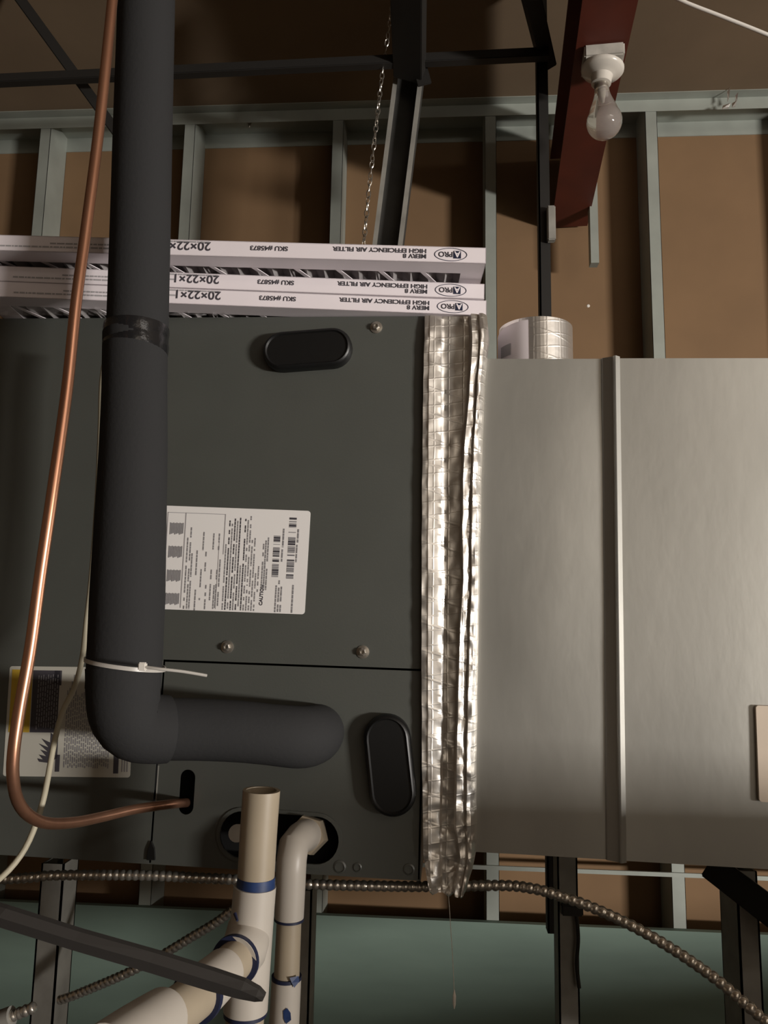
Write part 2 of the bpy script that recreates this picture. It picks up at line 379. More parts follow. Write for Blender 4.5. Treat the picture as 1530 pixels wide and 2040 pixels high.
for i in range(25):
    s_ = i/24
    if s_ < .5:
        h_ = .014+.046*(s_/.5); q_ = s_/.5; r_ = .0135+(.0265-.0135)*q_*q_*(3-2*q_)*.55+(.0265-.0135)*.45*q_**1.6
    else:
        an_ = -R(34)+(math.pi/2+R(34))*(s_-.5)/.5; r_ = .032*math.cos(an_); h_ = .0779+.032*math.sin(an_)
    pr.append((max(r_, .0004), h_))
bm = bmesh.new(); lathe(bm, pr, nb, ax, 40); obj('glass_globe', bm, m_glass, t2, True)
bm = bmesh.new(); lathe(bm, [(.006, .014), (.005, .03), (.002, .045)], nb, ax, 12); obj('stem', bm, m_box, t2, True)
bm = bmesh.new(); tube(bm, [nb+ax*.045+side*-.012, nb+ax*.05+side*-.005, nb+ax*.049, nb+ax*.05+side*.005, nb+ax*.045+side*.012], .0005, 6); obj('filament', bm, m_screw, t2)
# small dot and screw marks on the back sheet / ceiling
q = P(1172, 609, YK-.001); bm = bmesh.new(); lathe(bm, [(.0045, 0), (.003, .0015)], Vector((q.x, YK, q.z)), -Y, 16); tag(obj('wall_plug', bm, m_whitew), 'tiny pale round plug on the brown sheet above the tape roll', 'plug')
q = PZ(497, 243, ZC); bm = bmesh.new(); lathe(bm, [(.007, 0), (.006, .006), (.002, .016)], Vector((q.x, q.y, ZC)), -Z, 12); tag(obj('ceiling_screw', bm, m_screw, None, True), 'tiny screw tip poking through the dark ceiling', 'screw')
# ================================================================== AIR HANDLER
vt = hp(400, 632)[1]; vb = hp(400, 1728)[1]; ur = hp(852, 1150)[0]; ul = -.95
th = thing('air_handler', 'large dark grey sheet metal air handler cabinet lying on its side', 'air handler', H((ul+ur)/2, vb, -.27))
DEP = .50
bm = bmesh.new()
hbox(bm, ul, ur, vt-.0012, vt, -DEP, -.0005); hbox(bm, ul, ur, vb, vb+.0012, -DEP, -.0005)
hbox(bm, ur-.0012, ur, vb, vt, -DEP, -.0005); hbox(bm, ul, ur, vb, vt, -DEP, -DEP+.0012); hbox(bm, ul, ul+.0012, vb, vt, -DEP, -.0005)
obj('cabinet', bm, m_hand, th)
bm = bmesh.new(); hbox(bm, ul+.002, ur-.002, vb+.002, vt-.002, -.05, -.03); obj('dark_backing', bm, m_hole, th)  # black sheet: interior shade put into its colour, behind seams and cut-outs
# seam of the lower panel
us, vs_ = hp(327, 1316); us2 = hp(304, 1738)[0]; g = .0012
vsr = vs_
bm = bmesh.new()
prism(bm, [(ul, vb), (us-g, vb), (us-g, vs_+g), (ur-.003, vs_+g), (ur-.003, vt-.0005), (ul, vt-.0005)], [], -.0012, .0)
for p in [(ul, ul+.001, vb, vt)]: pass
obj('access_panel', bm, m_hand, th)
# lower right coil panel with its cut-outs
slotc = hp(372, 1578); slot = stadium(slotc, abs(hp(372, 1548)[1]-hp(372, 1606)[1])/2, .0085, R(90))
dc = hp(556, 1668); dl = (hp(640, 1668)[0]-hp(470, 1668)[0])/2
drain = stadium(dc, dl-.006, .0245, R(-1))
bm = bmesh.new(); prism(bm, [(us+g, vb), (ur-.003, vb), (ur-.003, vs_-g), (us+g, vs_-g)], [slot, drain], -.0015, -.0003); obj('coil_panel', bm, m_hand, th)
bm = bmesh.new(); prism(bm, stadium(dc, dl-.006, .0285, R(-1)), [stadium(dc, dl-.006, .0245, R(-1))], -.0003, .0015); obj('drain_opening_rim', bm, m_hand, th)
bm = bmesh.new(); hbox(bm, hp(324, 1318)[0]-.0016, hp(324, 1318)[0]+.0004, hp(324, 1384)[1], hp(324, 1316)[1], -.001, .0012); o = obj('edge_lip', bm, m_screw, th); o['label'] = 'bare bright metal edge at the panel corner'
bm = bmesh.new(); hbox(bm, hp(315, 1538)[0]-.0006, hp(315, 1538)[0]+.0004, hp(312, 1600)[1], hp(312, 1525)[1], -.001, .0006); obj('edge_lip', bm, m_post, th)
# knockout plugs
def plug(cx, cy, L_, W_, ang, name):
    c_ = hp(cx, cy, .012); hr = W_/2; hl = L_/2-hr
    bm = bmesh.new(); pr_ = [(1.0, 0), (1.0, .010), (.94, .0135), (.86, .0145), (.80, .0125), (.78, .0125)]
    loops = []
    for s_, w_ in pr_:
        lp = stadium(c_, hl, hr*s_ if False else max(hr-(1-s_)*.02*1.4, .002), ang); loops.append([bm.verts.new(H(u, v, w_)) for u, v in lp])
    for i in range(len(loops)-1):
        n = len(loops[i])
        for k_ in range(n): bm.faces.new((loops[i][k_], loops[i][(k_+1) % n], loops[i+1][(k_+1) % n], loops[i+1][k_]))
    bm.faces.new(loops[0]); bm.faces.new(loops[-1]); obj(name, bm, m_plug, th, True)
k_ = ad(HW(610, 694, .012))/F
plug(611, 694, 180*k_, 80*k_, R(4.5), 'knockout_plug')
k_ = ad(HW(775, 1525, .012))/F
plug(776, 1525, 198*k_, 94*k_, R(98), 'knockout_plug')
# hex head screws
for i, (x, y) in enumerate([(749, 650), (451, 1289), (722, 1299)]):
    u, v = hp(x, y, .004); bm = bmesh.new(); c_ = H(u, v, 0)
    lathe(bm, [(.0072, 0), (.0072, .001), (.0045, .0015)], c_, HN, 20); lathe(bm, [(.0042, .0015), (.0042, .005), (.0032, .0058), (.0022, .0058), (.0018, .0045)], c_, HN, 6)
    obj('screw', bm, m_screw, th)
for i, (x, y, r_) in enumerate([(677, 1727, .0068), (712, 1728, .0048), (815, 1732, .006)]):
    u, v = hp(x, y); v = max(v, vb+r_+.001); bm = bmesh.new(); lathe(bm, [(r_, 0), (r_, .0008), (r_*.75, .0016), (r_*.7, .0005), (r_*.3, .0004)], H(u, v, -.0004), HN, 20); obj('knockout', bm, m_hand, th, True)
bm = bmesh.new(); prism(bm, [hp(x, y) for x, y in ((303, 1675), (309, 1690), (310, 1712), (294, 1712), (296, 1692))], [], -.0005, .003); obj('latch', bm, m_plug, th)
# rating label
def quadpt(q, s_, t__):
    (x0, y0), (x1, y1), (x2, y2), (x3, y3) = q    # tl tr br bl
    return (x0*(1-s_)*(1-t__)+x1*s_*(1-t__)+x2*s_*t__+x3*(1-s_)*t__, y0*(1-s_)*(1-t__)+y1*s_*(1-t__)+y2*s_*t__+y3*(1-s_)*t__)
LQ = [(322, 1007), (619, 1018), (607, 1224), (309, 1213)]
def lpatch(bm, q, s0, s1, t0, t1, wv): hq(bm, [quadpt(q, s0, t0), quadpt(q, s1, t0), quadpt(q, s1, t1), quadpt(q, s0, t1)], wv)
def labelsheet(name, q, m, parent, rnd=.012):
    A_, B_, C_, D_ = [Vector(hp(*p)) for p in q]
    def bl(s_, t__): return tuple(A_*(1-s_)*(1-t__)+B_*s_*(1-t__)+C_*s_*t__+D_*(1-s_)*t__)
    asp = (B_-A_).length/(D_-A_).length; pts = []
    for cx, cy, st in ((1-rnd, 1-rnd*asp, 0), (rnd, 1-rnd*asp, 90), (rnd, rnd*asp, 180), (1-rnd, rnd*asp, 270)):
        for i in range(6): an = R(st+18*i); pts.append(bl(cx+rnd*math.cos(an), cy+rnd*asp*math.sin(an)))
    bm = bmesh.new(); prism(bm, pts, [], -.0001, .0004); return obj(name, bm, m, parent)
lb = labelsheet('rating_label', LQ, m_label, th, .02); lb['label'] = 'pale printed sticker with barcodes, lettering turned sideways'
bmk, bmg, bml = bmesh.new(), bmesh.new(), bmesh.new()
wv = .0007
rr = random.Random(3)
def sc(x): return (x-92)/(1280-92)        # from the close-up's x
def st_(y): return (y-130)/(960-130)
# closer: columns run vertically; each text column is a stack of short dashes
def col(bm, x, wd, y0, y1, dens=.8, dl=9, slope=True):
    """a line of sideways print: x given at mid height of the close-up (s units)"""
    y = y0
    while y < y1:
        l = dl*(.4+rr.random()); 
        if rr.random() < dens: lpatch(bm, LQ, x-wd/2, x+wd/2, y, min(y+l, y1), wv)
        y += l*(1.12)
# frame lines
for s0, s1, t0, t1 in ((.045, .05, .06, .98), (.165, .171, .06, .98), (.43, .435, .06, .45), (.045, .435, .06, .066), (.40, .403, .33, .98)): lpatch(bml, LQ, s0, s1, t0, t1, wv)
for tt0 in (.16, .385, .615, .84):
    for i in range(9): lpatch(bmg, LQ, .065+i*.0105, .065+i*.0105+.0075, tt0+.004*(i % 2), tt0+.115-.006*(i % 3), wv)
col(bmg, .018, .016, .36, .66, .95, .03)
for x, y0, y1 in ((.19, .30, .99), (.21, .20, .99), (.225, .45, .99)): col(bmg, x, .008, y0, y1, .93, .03)
for x, y0, y1 in ((.258, .42, .66), (.262, .80, 1.0), (.292, .60, .9), (.296, .24, .42), (.318, .43, .62), (.33, .75, .99), (.36, .60, .95), (.363, .25, .41), (.385, .75, .98), (.40, .25, .41), (.398, .60, .97), (.415, .5, .95)): col(bmg, x, .008, y0, y1, .85, .035)
for i in range(14):
    x = .448+i*.0175; y0 = (.35, .12, .15, .10, .12, .09, .55, .07, .11, .07, .3, .28, .62, .55)[i]; y1 = .985
    col(bmk if i in (1, 3, 5, 7) else bmg, x, .0075, y0, y1 if i < 13 else .8, .88, .025)
col(bmg, .715, .009, .30, .78, .9, .03); col(bmg, .73, .008, .27, .78, .9, .03); col(bmg, .700, .008, .30, .78, .8, .03)
# barcodes
for s0, s1, t0, t1, seed, dark in ((.765, .808, .25, .65, 4, .55), (.862, .91, .07, .66, 9, .6)):
    rb = random.Random(seed); y = t0
    while y < t1:
        l = rb.choice((.005, .008, .014, .02)); 
        if rb.random() < .72: lpatch(bmk if rb.random() < dark else bmg, LQ, s0, s1, y, min(t1, y+l), wv)
        y += l+.003
col(bmg, .828, .010, .18, .36, .97, .04); col(bmg, .826, .009, .38, .50, .97, .04); col(bmg, .925, .010, .18, .31, .97, .04); col(bmg, .922, .009, .33, .5, .97, .04)
col(bmg, .80, .009, .70, .99, .95, .03); col(bmg, .818, .009, .68, .99, .95, .03); col(bmg, .835, .009, .74, .99, .95, .03); col(bmg, .912, .010, .72, .99, .6, .03)
obj('printing', bmk, m_ink, lb); bmk = bmesh.new()
O_ = HW(*quadpt(LQ, .712, .93), wv); T_ = HW(*quadpt(LQ, .715, .78), wv); up = (T_-O_).normalized()
text(bmk, 'CAUTION', .0052, O_, up, HN.cross(up), 1, 0, .0002)
obj('heading', bmk, m_ink, lb); obj('printing', bmg, m_inkg, lb); obj('printing', bml, m_inkl, lb)
# warning label
WQ = [(20, 1327), (268, 1330), (259, 1549), (6, 1546)]
wl = labelsheet('warning_label', WQ, m_wlabel, th, .02); wl['label'] = 'cream warning sticker with black block, yellow band and hand pictogram'
bmk, bmg, bmy, bmw = bmesh.new(), bmesh.new(), bmesh.new(), bmesh.new()
lpatch(bmk, WQ, .19, .405, .035, .60, wv); lpatch(bmk, WQ, .36, .42, .035, .17, wv)
lpatch(bmy, WQ, .02, .185, .03, .60, wv)
lpatch(bmk, WQ, .075, .12, .16, .5, wv+.0002)
for i in range(9):
    col_x = .235+.019*i; y = .07+.05*rr.random()
    while y < .55:
        l = .02+.03*rr.random(); lpatch(bmg, WQ, col_x, col_x+.006, y, y+l, wv+.0002); y += l+.012
    
lpatch(bmk, WQ, .405, .44, .80, .955, wv); lpatch(bmk, WQ, .865, .905, .80, .965, wv)
for i in range(22):
    x = .47+i*.0165; y = (.05 if i in (2, 3) else .18)+.1*rr.random() if i < 12 else .3
    while y < .9:
        l = .02+.05*rr.random(); lpatch(bmg, WQ, x, x+.009, y, min(y+l, .92), wv); y += l+.012
for i in range(3): lpatch(bmg, WQ, .93+i*.02, .938+i*.02, .82, .95, wv)
hand = [(.275, .66), (.36, .61), (.42, .68), (.42, .82), (.36, .86), (.30, .855), (.27, .80), (.33, .82), (.27, .76), (.335, .785), (.30, .73), (.35, .745), (.265, .69), (.33, .70)]
hand = [(.36, .60), (.42, .66), (.42, .83), (.35, .875), (.28, .865), (.265, .835), (.31, .845), (.275, .80), (.335, .815), (.285, .755), (.345, .775), (.27, .70), (.35, .735), (.29, .655), (.36, .69)]
obj('black_blocks', bmk, m_ink, wl); bmk = bmesh.new()
prism(bmk, [hp(*quadpt(WQ, *h_)) for h_ in hand], [], .0004, wv)
obj('hand_pictogram', bmk, m_ink, wl); obj('printing', bmg, m_inkg, wl); obj('printing', bmy, m_yel, wl)
# ================================================================== DUCT
dvt = hp(1250, 711)[1]; dvb = hp(1250, 1718)[1]; du0 = hp(900, 1200)[0]; du1 = hp(1224, 1200)[0]; du2 = du1+.75
td = thing('supply_duct', 'wide galvanized sheet metal duct joined to the grey air handler', 'duct', H((du0+du2)/2, dvb, -.25))
def ductsec(u0_, u1, wf):
    bm = bmesh.new(); nu, nv = 14, 24; sk = {}
    for i in range(nu+1):
        for j in range(nv+1):
            s_, t__ = i/nu, j/nv; bulge = .0035*math.sin(math.pi*s_)*math.sin(math.pi*t__)
            sk[i, j] = bm.verts.new(H(u0_+(u1-u0_)*s_, dvb+(dvt-dvb)*t__, wf+bulge+.0008*noise.noise(Vector((s_*3, t__*5, wf*50)))))
    for i in range(nu):
        for j in range(nv): bm.faces.new((sk[i, j], sk[i+1, j], sk[i+1, j+1], sk[i, j+1]))
    bk = {}
    rim = [(i, 0) for i in range(nu)]+[(nu, j) for j in range(nv)]+[(i, nv) for i in range(nu, 0, -1)]+[(0, j) for j in range(nv, 0, -1)]
    bv = [bm.verts.new(H(u0_+(u1-u0_)*i/nu, dvb+(dvt-dvb)*j/nv, -.47)) for i, j in rim]; n = len(rim)
    for k_ in range(n): bm.faces.new((sk[rim[k_]], sk[rim[(k_+1) % n]], bv[(k_+1) % n], bv[k_]))
    bm.faces.new(bv); return obj('duct_section', bm, m_duct, td, True)
ductsec(du0, du1, -.006); ductsec(du1+.0002, du2, -.005)
# slip joint: steep left face, rounded ridge on the right
bm = bmesh.new(); prof = [(-.011, -.006), (-.0095, -.0075), (-.0015, -.0075), (.0, -.0015), (.003, .0015), (.007, .0006), (.010, -.004)]
prof = [(-.010, -.0055), (-.0085, .001), (-.004, .0008), (.001, .0002), (.004, .004), (.0065, .0042), (.0095, -.002), (.0105, -.006)]
prof = [(-.0105, -.0055), (-.0095, -.0035), (.001, .0015), (.002, .0048), (.0035, .0052), (.009, .0012), (.010, -.0055)]
la = [bm.verts.new(H(du1+x, dvb, w_)) for x, w_ in prof]; lc = [bm.verts.new(H(du1+x, dvt, w_)) for x, w_ in prof]
for i in range(len(prof)-1): bm.faces.new((la[i], la[i+1], lc[i+1], lc[i]))
bm.faces.new(la); bm.faces.new(lc[::-1]); bm.faces.new((la[0], lc[0], lc[-1], la[-1]))
obj('slip_joint', bm, m_duct, td)
u, v = hp(1503, 1405); u2, v2 = hp(1512, 1597)
bm = bmesh.new(); prism(bm, rrect(u+.001, u+.07, v2, v, .003), [], -.003, .0012); o = obj('paper_sticker', bm, m_stick, td); o['label'] = 'beige paper sticker at the right edge of the frame'
# ================================================================== FOIL WRAPPED COLLAR
def lerp_tab(tab, y):
    if y <= tab[0][0]: return tab[0][1]
    for (a0, b0), (a1, b1) in zip(tab, tab[1:]):
        if y <= a1: return b0+(b1-b0)*(y-a0)/(a1-a0)
    return tab[-1][1]
Lx = [(620, 846), (760, 843), (1000, 840), (1300, 839), (1500, 840), (1700, 843), (1760, 846)]
Mx = [(620, 880), (900, 880), (1200, 882), (1500, 880), (1760, 876)]
Vx = [(620, 935), (700, 938), (800, 932), (900, 922), (1050, 918), (1150, 921), (1250, 914), (1350, 911), (1450, 908), (1640, 906), (1700, 915), (1760, 905)]
Rx = [(620, 968), (680, 974), (760, 966), (900, 961), (1060, 957), (1200, 955), (1400, 950), (1560, 949), (1680, 950), (1720, 943), (1760, 935)]
# cross profile: (where between the creases, height off the cabinet)
prof = [('L', 0, .000), ('L', .03, .0065), ('L', .30, .0062), ('L', .33, .0075), ('L', .95, .0045), ('L', 1., .0035), ('M', .10, .0022), ('M', .5, .0018), ('M', .95, .0016),
        ('V', .0, .0070), ('V', .07, .0150), ('V', .42, .0125), ('V', .47, .0115), ('V', .55, .0165), ('V', .72, .0155), ('V', .88, .0115), ('V', 1., .004), ('V', 1.02, -.008)]
NR = 300; bm = bmesh.new(); rows = []
for j in range(NR+1):
    py = 632+(1768-632)*j/NR
    l, m_, v_, r_ = lerp_tab(Lx, py), lerp_tab(Mx, py), lerp_tab(Vx, py), lerp_tab(Rx, py)
    row = []
    cs = []
    for z_, f_, h_ in prof:
        x = {'L': l+(m_-l)*f_, 'M': m_+(v_-m_)*f_, 'V': v_+(r_-v_)*f_}[z_]; cs.append((x, h_))
    dense = []
    for (xa, ha), (xb, hb) in zip(cs, cs[1:]):
        for q in range(3): dense.append((xa+(xb-xa)*q/3, ha+(hb-ha)*q/3))
    dense.append(cs[-1])
    endt = max(0, (py-1690)/78); topt = max(0, (665-py)/33)
    for i, (x, h_) in enumerate(dense):
        nv_ = Vector((x*.03, py*.016, 3)); nn_ = noise.noise(nv_); n3 = noise.noise(Vector((x*.09, py*.05, 9)))
        rg = max(0, min(1, (x-v_)/12)); lf = max(0, min(1, (m_-x)/20)); low = max(0, min(1, (py-1400)/250))
        amp = .0006+.0012*rg+.0018*low+.007*endt+.004*topt
        hgt = h_ + nn_*amp + n3*(.0005+.0011*rg+.0018*endt+.001*topt)
        cr_ = noise.noise(Vector((x*.05+py*.012, py*.03, 21)))
        hgt += -abs(cr_)*(.0012+.0035*endt+.003*topt+.0015*low)
        ins = endt**2*.35
        x2 = x + (900-x)*ins*.5
        edge = 0 < i < len(dense)-1
        hgt = hgt*(1-.3*topt) + endt*.004
        wv_ = max(hgt, -.010) if edge else h_-.002
        bx = x2 + noise.noise(Vector((py*.02, i*.01, 5)))*1.2
        py2 = py + (noise.noise(Vector((x*.04, 7, 2)))*14*endt if endt > 0 else 0) + endt*6*math.sin((x-845)/100*math.pi)
        # keep positions in the handler frame
        u, v = hp(bx, py2); row.append(bm.verts.new(H(u, v, wv_+.0015)))
    rows.append(row)
for j in range(NR):
    for i in range(len(rows[0])-1): bm.faces.new((rows[j][i], rows[j][i+1], rows[j+1][i+1], rows[j+1][i]))
# fold the wrap back over top and bottom of the joint
n = len(rows[0])
top = [bm.verts.new(rows[0][i].co - HN*.012 + HV*.002) for i in range(n)]; botv = [bm.verts.new(rows[-1][i].co - HN*.014 - HV*(.003+.003*math.sin(i*.35))) for i in range(n)]
for i in range(n-1):
    bm.faces.new((rows[0][i], top[i], top[i+1], rows[0][i+1])); bm.faces.new((rows[-1][i], rows[-1][i+1], botv[i+1], botv[i]))
me_o = obj('foil_wrapped_joint', bm, m_foil, None, False)
for p in me_o.data.polygons: p.use_smooth = True
try: me_o.data.set_sharp_from_angle(angle=R(28))
except Exception: pass
tag(me_o, 'crinkled silver foil tape wrapping the joint between air handler and duct', 'foil tape')
bm = bmesh.new(); tube(bm, spline([HW(893, 1775, .01), P(898, 1850, .85), P(903, 1930, .85), P(905, 1990, .85)], .01), .00035, 6)
o = tag(obj('loose_thread', bm, m_whitew), 'fine pale thread dangling below the foil joint', 'thread')
bm = bmesh.new(); lathe(bm, [(.0004, 0), (.0015, .004), (.0018, .012), (.0004, .018)], P(905, 2010, .85), Z, 8); obj('glue_drop', bm, m_whitew, o)
# ================================================================== FILTERS
ztop = lambda x, y: (H(0, vt, 0) + HU*((x-H(0, vt, 0).x)/HU.x)).z
FD = .50
def air_filter(pr, yr, pl, yl, zr, label, hgt=.0188, spans=True):
    """right front corner by photo column pr at depth yr, left end at depth yl"""
    base_ = H(0, vt+zr, 0)
    def onp(px, py): d = ray(px, py); return d*(base_.dot(HV)/d.dot(HV))
    right = onp(*pr); left = onp(*pl); A_ = (right-left).normalized(); L = .59
    up = HV.copy(); dp = up.cross(A_).normalized()
    O_ = right - A_*L           # bottom front left corner
    t_ = thing('air_filter', label, 'filter', O_ + A_*(L/2)+dp*.25, 'boxed air filters stacked on the air handler')
    bm = bmesh.new(); lip = .026; c = .0008
    box(bm, (0, 0, 0), (L, c, hgt), O_, A_, dp, up); box(bm, (0, FD-c, 0), (L, FD, hgt), O_, A_, dp, up)
    box(bm, (0, 0, 0), (c, FD, hgt), O_, A_, dp, up); box(bm, (L-c, 0, 0), (L, FD, hgt), O_, A_, dp, up)
    for z0, z1 in ((0, c), (hgt-c, hgt)):
        box(bm, (0, 0, z0), (L, lip, z1), O_, A_, dp, up); box(bm, (0, FD-lip, z0), (L, FD, z1), O_, A_, dp, up)
        box(bm, (0, lip, z0), (lip, FD-lip, z1), O_, A_, dp, up); box(bm, (L-lip, lip, z0), (L, FD-lip, z1), O_, A_, dp, up)
    obj('cardboard_frame', bm, m_card, t_)
    bm = bmesh.new(); N = 56
    pv = [[bm.verts.new(O_+A_*(lip*.5+(L-lip)*i/N)+dp*d_+up*(.0012 if i % 2 else .008)) for d_ in (.002, FD-.002)] for i in range(N+1)]
    for i in range(N): bm.faces.new((pv[i][0], pv[i+1][0], pv[i+1][1], pv[i][1]))
    obj('pleated_media', bm, m_media, t_)
    bm = bmesh.new()
    for i in range(11):           # crossing cardboard straps on the underside
        x0 = .03+i*.049
        for sg in (1,):
            a_ = O_+A_*x0+dp*lip+up*.0003; b_ = O_+A_*min(L-.01, x0+.05)+dp*(lip+.09)+up*.0003; s_ = A_*.0028
            if x0+.05 > L-.01: continue
            vs = [bm.verts.new(k_) for k_ in (a_-s_, a_+s_, b_+s_, b_-s_)]; v2_ = [bm.verts.new(v.co+up*.0008) for v in vs]
            bm.faces.new(vs); bm.faces.new(v2_[::-1])
            for k_ in range(4): bm.faces.new((vs[k_], vs[(k_+1) % 4], v2_[(k_+1) % 4], v2_[k_]))
    obj('support_straps', bm, m_card, t_)
    # printing: turned upside down, reading from the right end
    L0 = .565
    def at(x, z, off=-.0004): return O_ + A_*(x+L-L0) + up*z + dp*off
    bm = bmesh.new(); bmn = bmesh.new(); bml_ = bmesh.new()
    k = hgt/.0188
    text(bm, '20\u00d722\u00d71', .0142*k, at(L0*.452, .0162), -A_, -up, 1.05, 0, .0003); obj('size_lettering', bm, m_ink, t_); bm = bmesh.new()
    text(bm, 'SKU #45873', .0074*k, at(L0*.606, .0135), -A_, -up, 1.12, 0, .00022); obj('sku_lettering', bm, m_ink, t_); bm = bmesh.new()
    text(bm, 'HIGH EFFICIENCY AIR FILTER', .0070*k, at(L0*.882, .0150), -A_, -up, 1.16, 0, .00022); obj('grade_lettering', bm, m_ink, t_); bm = bmesh.new()
    text(bm, 'MERV 8', .0070*k, at(L0*.882, .0088), -A_, -up, 1.16, 0, .00022)
    obj('grade_lettering', bm, m_ink, t_)
    # oval logo
    cx, cz = L0*.930, .0094
    ring = []
    for a_, b2 in ((.0185, .0078), (.0177, .0071)):
        ring.append([bmn.verts.new(at(cx+a_*math.cos(2*math.pi*i/40), cz+b2*math.sin(2*math.pi*i/40))) for i in range(40)])
    for i in range(40): bmn.faces.new((ring[0][i], ring[0][(i+1) % 40], ring[1][(i+1) % 40], ring[1][i]))
    vs = [bmn.verts.new(at(cx+x_, cz+z_)) for x_, z_ in ((.003, -.0045), (.0115, -.0045), (.0115, .0045), (.003, .0045))]; bmn.faces.new(vs)
    obj('logo', bmn, m_navy, t_)
    bm = bmesh.new(); text(bm, 'PRO', .0085, at(cx+.0025, cz+.0030), -A_, -up, 1.0, 0, .0002); obj('logo_lettering', bm, m_ink, t_)
    bm = bmesh.new(); text(bm, 'A', .0095, at(cx+.0105, cz+.0034, -.0008), -A_, -up, 1.0, 0, .0003); obj('logo_lettering', bm, m_card, t_)
    # fine grey print
    r2 = random.Random(5)
    for x0, x1, z_ in ((.27, .45, .0163), (.03, .30, .0058), (.13, .36, .0100)):
        x = x0*L0
        while x < x1*L0:
            l = .002+.007*r2.random(); vs = [bml_.verts.new(at(*q_)) for q_ in ((x, z_-.0009), (x+l, z_-.0009), (x+l, z_+.0009), (x, z_+.0009))]; bml_.faces.new(vs); x += l+.001
    obj('fine_print', bml_, m_inkl, t_)
    return t_
f1 = air_filter((969, 629), 0, (0, 591), 0, .0008, 'white edged boxed air filter, lowest of the stack on the air handler')
f2 = air_filter((965, 596), 0, (0, 560), 0, .0200, 'white edged boxed air filter, middle of the stack of three')
f3 = air_filter((968, 525), 0, (0, 499), 0, 0.0440, 'white edged boxed air filter, topmost of the stack and pulled forward')
# crumpled clear film between the filters
def film(name, pts, par, seed, n=46, depth=.025):
    bm = bmesh.new(); (xa, ya, da), (xb, yb, db), hh_ = pts; rows_ = []
    for i in range(n+1):
        s_ = i/n; x = xa+(xb-xa)*s_; r_ = []
        for j in range(5):
            yy = ya+(yb-ya)*s_ - hh_*(j/4)
            dd = da+(db-da)*s_ + .012*noise.noise(Vector((i*.9, j*1.3, seed)))
            r_.append(bm.verts.new(P(x, yy+3*noise.noise(Vector((i*.7, j, seed+4))), dd)))
        rows_.append(r_)
    for i in range(n):
        for j in range(4): bm.faces.new((rows_[i][j], rows_[i+1][j], rows_[i+1][j+1], rows_[i][j+1]))
    return obj(name, bm, m_film, par)
m_film = mat('wrinkled_film', (.55, .52, .52), .12, alpha=.16, spec=.9)
film('shrink_wrap', ((-10, 534, .835), (930, 562, .872), 22), f3, 3)
film('shrink_wrap', ((-10, 628, .83), (560, 628, .868), 18), f1, 8)
# ================================================================== TAPE ROLL
c_ = P(1067, 690, .93); rz = rad(72, c_); zb2 = (H(du0, dvt, 0) + HU*((c_.x-H(du0, dvt, 0).x)/HU.x)).z + .0008; zt2 = P(1085, 652, .92).z
t_ = thing('tape_roll', 'roll of silver foil tape with a white paper label, standing on the duct', 'tape roll', Vector((c_.x, .93, zb2)))
bm = bmesh.new(); hh_ = zt2-zb2; base = Vector((c_.x, .93, zb2)); seg = 64; rings = []
for r_, z_ in ((rz, 0), (rz, hh_), (rz*.55, hh_), (rz*.55, 0)):
    rings.append([bm.verts.new(base+Vector((r_*math.cos(2*math.pi*k/seg), r_*math.sin(2*math.pi*k/seg), z_))) for k in range(seg)])
for i in range(4):
    for k in range(seg): bm.faces.new((rings[i][k], rings[i][(k+1) % seg], rings[(i+1) % 4][(k+1) % seg], rings[(i+1) % 4][k]))
obj('foil_roll', bm, m_foil, t_)
bm = bmesh.new(); seg = 20; ra = []
a0, a1 = R(180), R(252)
for rr_ in (rz+.0018, rz+.0006):
    for z_ in (0.0, hh_-.004): ra.append([bm.verts.new(base+Vector((rr_*math.cos(a0+(a1-a0)*k/seg), rr_*math.sin(a0+(a1-a0)*k/seg), z_-(0.006*(1-k/seg)**2 if z_ else 0)))) for k in range(seg+1)])
for A_, B_ in ((0, 1), (1, 3), (3, 2), (2, 0)):
    for k in range(seg): bm.faces.new((ra[A_][k], ra[A_][k+1], ra[B_][k+1], ra[B_][k]))
o = obj('paper_label', bm, m_card, t_, True)
bm = bmesh.new(); tube(bm, spline([base+Vector((rz*1.01*math.cos(R(a_)), rz*1.01*math.sin(R(a_)), hh_*.30)) for a_ in (195, 205, 215, 225)], .003), .0004, 4)
vs_l = []
for k in range(7):
    a_ = R(200+4*k); q = Vector((math.cos(a_), math.sin(a_), 0))*(rz+.0021); vs_l.append((bm.verts.new(base+q+Z*(hh_*.28)), bm.verts.new(base+q+Z*(hh_*.52))))
for k in range(6): bm.faces.new((vs_l[k][0], vs_l[k+1][0], vs_l[k+1][1], vs_l[k][1]))
obj('label_print', bm, m_inkl, o)
# ================================================================== BLACK INSULATED LINE
def ins(pts, hw, cap=True):
    pp = [P(x, y, d) for x, y, d in pts]; sp = spline(pp, .008)
    n = len(sp); rs = [rad(hw[0]+(hw[1]-hw[0])*i/(n-1), sp[i]) for i in range(n)]
    return sp, rs
t_ = thing('insulated_pipe', 'thick black foam insulated refrigerant pipe in front of the air handler', 'pipe', P(262, 1445, .72))
sp, rs = ins([(294, -120, .74), (292, 0, .73), (285, 250, .725), (280, 450, .722), (274, 660, .72)], (59, 61)); bm = tube(bmesh.new(), sp, [.0300]*len(sp), 40); obj('foam_sleeve', bm, m_foam, t_, True)
pts = [(270, 668, .72), (268, 800, .718), (266, 900, .716), (262, 1000, .714), (256, 1150, .708), (250, 1290, .704), (246, 1370, .703)]
sp = spline([P(*q) for q in pts], .008); n = len(sp); rs = [rad(62.5+10*min(1, max(0, (i/n-.15)/.6)), sp[i]) for i in range(n)]
bm = tube(bmesh.new(), sp, rs, 40); obj('foam_sleeve', bm, m_foam, t_, True)
